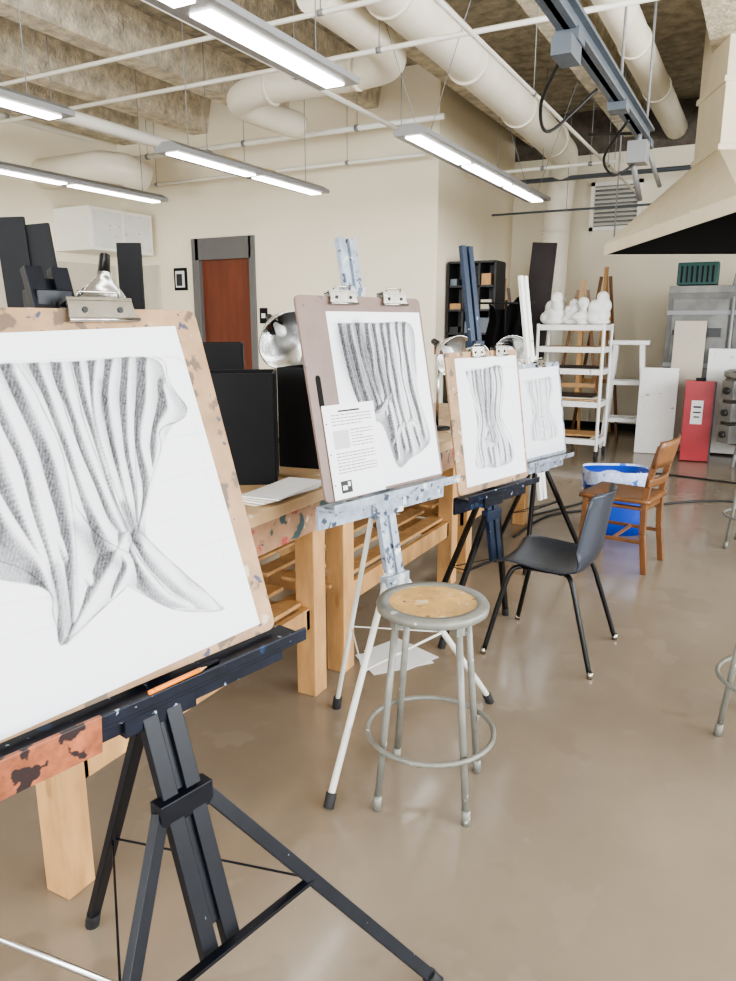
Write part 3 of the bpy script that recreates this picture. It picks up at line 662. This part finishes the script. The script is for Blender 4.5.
# ------------------------------------------------------------------ stools
def stool(X,Y,rot,h=.67):
    e=empty('shop_stool',V(X,Y),(0,0,rot+math.radians(28))); f=B('seat')
    f.lathe([(.001,h-.03),(.165,h-.03),(.175,h-.025),(.177,h-.01),(.172,h),(.140,h+.001),(.137,h-.004)],stool_m,n=48)
    f.lathe([(.138,h-.003),(.001,h-.002)],stoolseat_m,n=48); f.make(parent=e)
    f=B('legs')
    for k in range(4):
        a=k*math.pi/2; c,s_=math.cos(a),math.sin(a)
        f.tube([(.135*c,.135*s_,h-.03),(.20*c,.20*s_,.02)],.0115,stool_m,12); f.tube([(.1985*c,.1985*s_,.05),(.202*c,.202*s_,0)],.0145,stool_m,12)
        f.box((.133*c,.133*s_,h-.045),(.03,.03,.04),stool_m,rz=a)
    f.make(parent=e)
    f=B('foot_ring'); f.tube([(.205*math.cos(t),.205*math.sin(t),.225) for t in [2*math.pi*k/48 for k in range(48)]],.0085,stool_m,10,closed=True); f.make(parent=e)
stool(.203,2.17,math.radians(-60)); stool(1.52,2.50,0); stool(2.66,4.87,math.radians(5))
# ------------------------------------------------------------------ moulded chair
def plastic_chair(X,Y,face):
    e=empty('moulded_plastic_chair',V(X,Y),(0,0,face))
    prof=[(-.235,.425),(-.215,.445),(-.17,.452),(-.08,.445),(.02,.437),(.10,.438),(.155,.455),(.185,.50),(.20,.56),(.212,.64),(.225,.72),(.238,.785),(.248,.80)]
    P=spline([(0,a,b_) for a,b_ in prof],4); n=len(P)-1
    f=B('shell')
    def fn(u,v):
        p=P[round(v*n)]; x_=u*2-1; tt=v
        if p.z<.47 and tt<.6: hw=.215+.02*math.sin(tt*3)
        else: hw=.225-.04*max(0,(p.z-.5)/.3)
        curl=.02*abs(x_)**3
        if v<.06: hw*=.93
        if v>.95: hw*=.82
        elif v>.88: hw*=.95
        back=min(1,max(0,(p.z-.45)/.1))
        return Vector((x_*hw,p.y-back*(.055*x_*x_), p.z+(1-back)*curl-(.010*(1-x_*x_))*(1-back)))
    f.grid(fn,20,n,plast_m); f.make(parent=e,solid=.007)
    f=B('legs')
    for s in (-1,1):
        f.tube(spline([(s*.14,-.12,.425),(s*.17,-.16,.40),(s*.20,-.20,.25),(s*.235,-.25,.02)],6),.0115,legb_m,10)
        f.tube(spline([(s*.14,.08,.425),(s*.17,.12,.40),(s*.20,.17,.25),(s*.235,.24,.02)],6),.0115,legb_m,10)
        f.tube([(s*.14,-.12,.425),(s*.14,.08,.425)],.0115,legb_m,10)
        for yy in (-.253,.243): f.tube([(s*.236,yy,.03),(s*.237,yy,0)],.013,chrome_m,10)
    f.tube([(-.14,-.10,.42),(.14,-.10,.42)],.01,legb_m,8); f.tube([(-.14,.06,.42),(.14,.06,.42)],.01,legb_m,8)
    f.make(parent=e)
def face_rot(dx,dy):
    v=V(dx,dy); return math.atan2(v.y,v.x)+math.pi/2
plastic_chair(.88,3.28,face_rot(-.86,.51))
def wood_chair(X,Y,face):
    e=empty('wooden_side_chair',V(X,Y),(0,0,face)); f=B('seat')
    def top(u,v):
        x_=u*2-1; y_=-.22+.43*v; hw=.21-.02*v
        return Vector((x_*hw,y_,.455-.012*(1-x_*x_)*math.sin(math.pi*v)))
    f.grid(top,12,8,chairw_m); f.make(parent=e,solid=.026)
    f=B('frame')
    for s in (-1,1):
        f.beam((s*.18,-.18,.44),(s*.195,-.20,0),.036,.036,chairw_m)
        pts=[(s*.18,.21,0),(s*.175,.18,.25),(s*.172,.175,.45),(s*.172,.20,.62),(s*.172,.245,.80)]
        for a,b_ in zip(pts[:-1],pts[1:]): f.beam(a,b_,.028,.038,chairw_m)
        f.beam((s*.185,-.18,.20),(s*.178,.17,.20),.022,.022,chairw_m,up=(1,0,0)); f.beam((s*.175,-.17,.41),(s*.172,.17,.41),.018,.05,chairw_m,up=(1,0,0))
    f.beam((-.18,-.17,.41),(.18,-.17,.41),.05,.02,chairw_m,up=(0,1,0)); f.beam((-.17,.17,.41),(.17,.17,.41),.05,.02,chairw_m,up=(0,1,0)); f.beam((-.18,0,.20),(.18,0,.20),.02,.02,chairw_m)
    f.make(parent=e,bevel=.005)
    f=B('back_rest')
    def rail(z0,z1,yo):
        f.grid(lambda u,v:Vector(((u*2-1)*.195,.215+yo+ (z0+(z1-z0)*v-.66)*.22+.03*(1-(u*2-1)**2),z0+(z1-z0)*v)),12,4,chairw_m)
    rail(.67,.83,0); rail(.55,.60,0); f.make(parent=e,solid=.018)
wood_chair(1.64,4.58,face_rot(-.80,.60))
e=empty('recycling_bin',V(1.83,5.30),(0,0,.4)); f=B('tub')
def rr(a,w_,d_):
    c,s_=math.cos(a),math.sin(a); k=(abs(c)**4+abs(s_)**4)**-.25; return Vector((w_*c*k,d_*s_*k,0))
f.grid(lambda u,v:rr(2*math.pi*u,.18+.05*v,.14+.04*v)+Vector((0,0,.46*v)),48,4,blue_m); f.grid(lambda u,v:rr(2*math.pi*u,.18*v,.14*v)+Vector((0,0,.005)),24,2,blue_m)
f.make(parent=e,solid=.005)
f=B('liner'); f.grid(lambda u,v:(rr(2*math.pi*u,.235,.185)*(1+(.02+.03*math.sin(u*40)*v)*(v>0))+Vector((0,0,.475-.13*v+.03*math.sin(u*23)*v))),72,5,liner_m)
f.grid(lambda u,v:rr(2*math.pi*u,.235,.185)*(1-.15*v)+Vector((0,0,.475-.15*v+.02*math.sin(u*31)*v)),72,4,liner_m)
f.make(parent=e)
f=B('loose_paper'); f.box((0,0,.002),(.30,.22,.001),paperw_m); f.box((.05,.03,.004),(.22,.28,.001),paperw_m,rz=.3); f.make(loc=V(.12,3.14,.001),rot=(0,0,.9))
f=B('power_cable'); f.tube(spline([V(*p,.008) for p in ((1.05,5.1),(1.5,5.75),(2.2,5.95),(2.9,6.2),(3.6,6.1),(4.2,6.6))],10),.009,cable_m,8); f.make()
f=B('power_cable'); f.tube(spline([V(*p,.008) for p in ((1.3,5.7),(1.8,6.1),(2.3,6.6),(2.75,7.4),(3.2,7.2),(4.5,6.0))],10),.009,cable_m,8); f.make()
e=empty('light_stand',V(-1.22,1.42)); f=B('tripod'); f.tube([(0,0,.12),(0,0,1.5)],.011,alu_m,10); f.lathe([(.02,.30),(.02,.36)],legb_m,n=12); f.lathe([(.02,.10),(.02,.14)],legb_m,n=12)
tgt=V(-.48,1.38)-V(-1.22,1.42); a0=math.atan2(tgt.y,tgt.x)
for k in range(3):
    a=a0+k*2*math.pi/3; L_=.72; f.tube([(0,0,.33),(L_*math.cos(a),L_*math.sin(a),.01)],.008,alu_m,8); f.tube([(0,0,.12),(.36*math.cos(a),.36*math.sin(a),.17)],.006,alu_m,8)
f.make(parent=e)
f=B('lamp_head'); f.lathe([(.03,1.56),(.06,1.52),(.10,1.46),(.13,1.40)],dome_m,n=24); f.lathe([(.001,1.62),(.03,1.62),(.03,1.48),(.001,1.48)],legb_m,n=16); f.make(parent=e)
# ------------------------------------------------------------------ light
wd=bpy.data.worlds.new('studio_daylight'); bpy.context.scene.world=wd; wd.use_nodes=True
bg=wd.node_tree.nodes['Background']; bg.inputs['Color'].default_value=(.86,.93,1,1); bg.inputs['Strength'].default_value=4
def area(name,loc,rot,sx,sy,pw,col=(1,.97,.92)):
    l=bpy.data.lights.new(name,'AREA'); l.shape='RECTANGLE'; l.size=sx; l.size_y=sy; l.energy=pw; l.color=col
    o=bpy.data.objects.new(name,l); o.location=loc; o.rotation_euler=rot; bpy.context.scene.collection.objects.link(o)
for i,y in enumerate((-1.1,2.5,6.1)): area('window_daylight',(XR+.3,y,2.1),(0,math.radians(90),0),2.4,3.0,420,(.91,.955,1))
for i,x in enumerate((-6.1,-2.1,2.0)): area('window_daylight',(x,YB-.3,2.1),(math.radians(90),0,0),3.4,2.4,220,(.91,.955,1))
bpy.context.scene.view_settings.look='AgX - Medium High Contrast'
cd=bpy.data.cameras.new('camera'); cd.sensor_fit='HORIZONTAL'; cd.sensor_width=36; cd.lens=36
co=bpy.data.objects.new('camera',cd); bpy.context.scene.collection.objects.link(co)
co.location=(0,0,1.52); co.rotation_euler=(math.radians(90-12.9),0,math.radians(28)); bpy.context.scene.camera=co
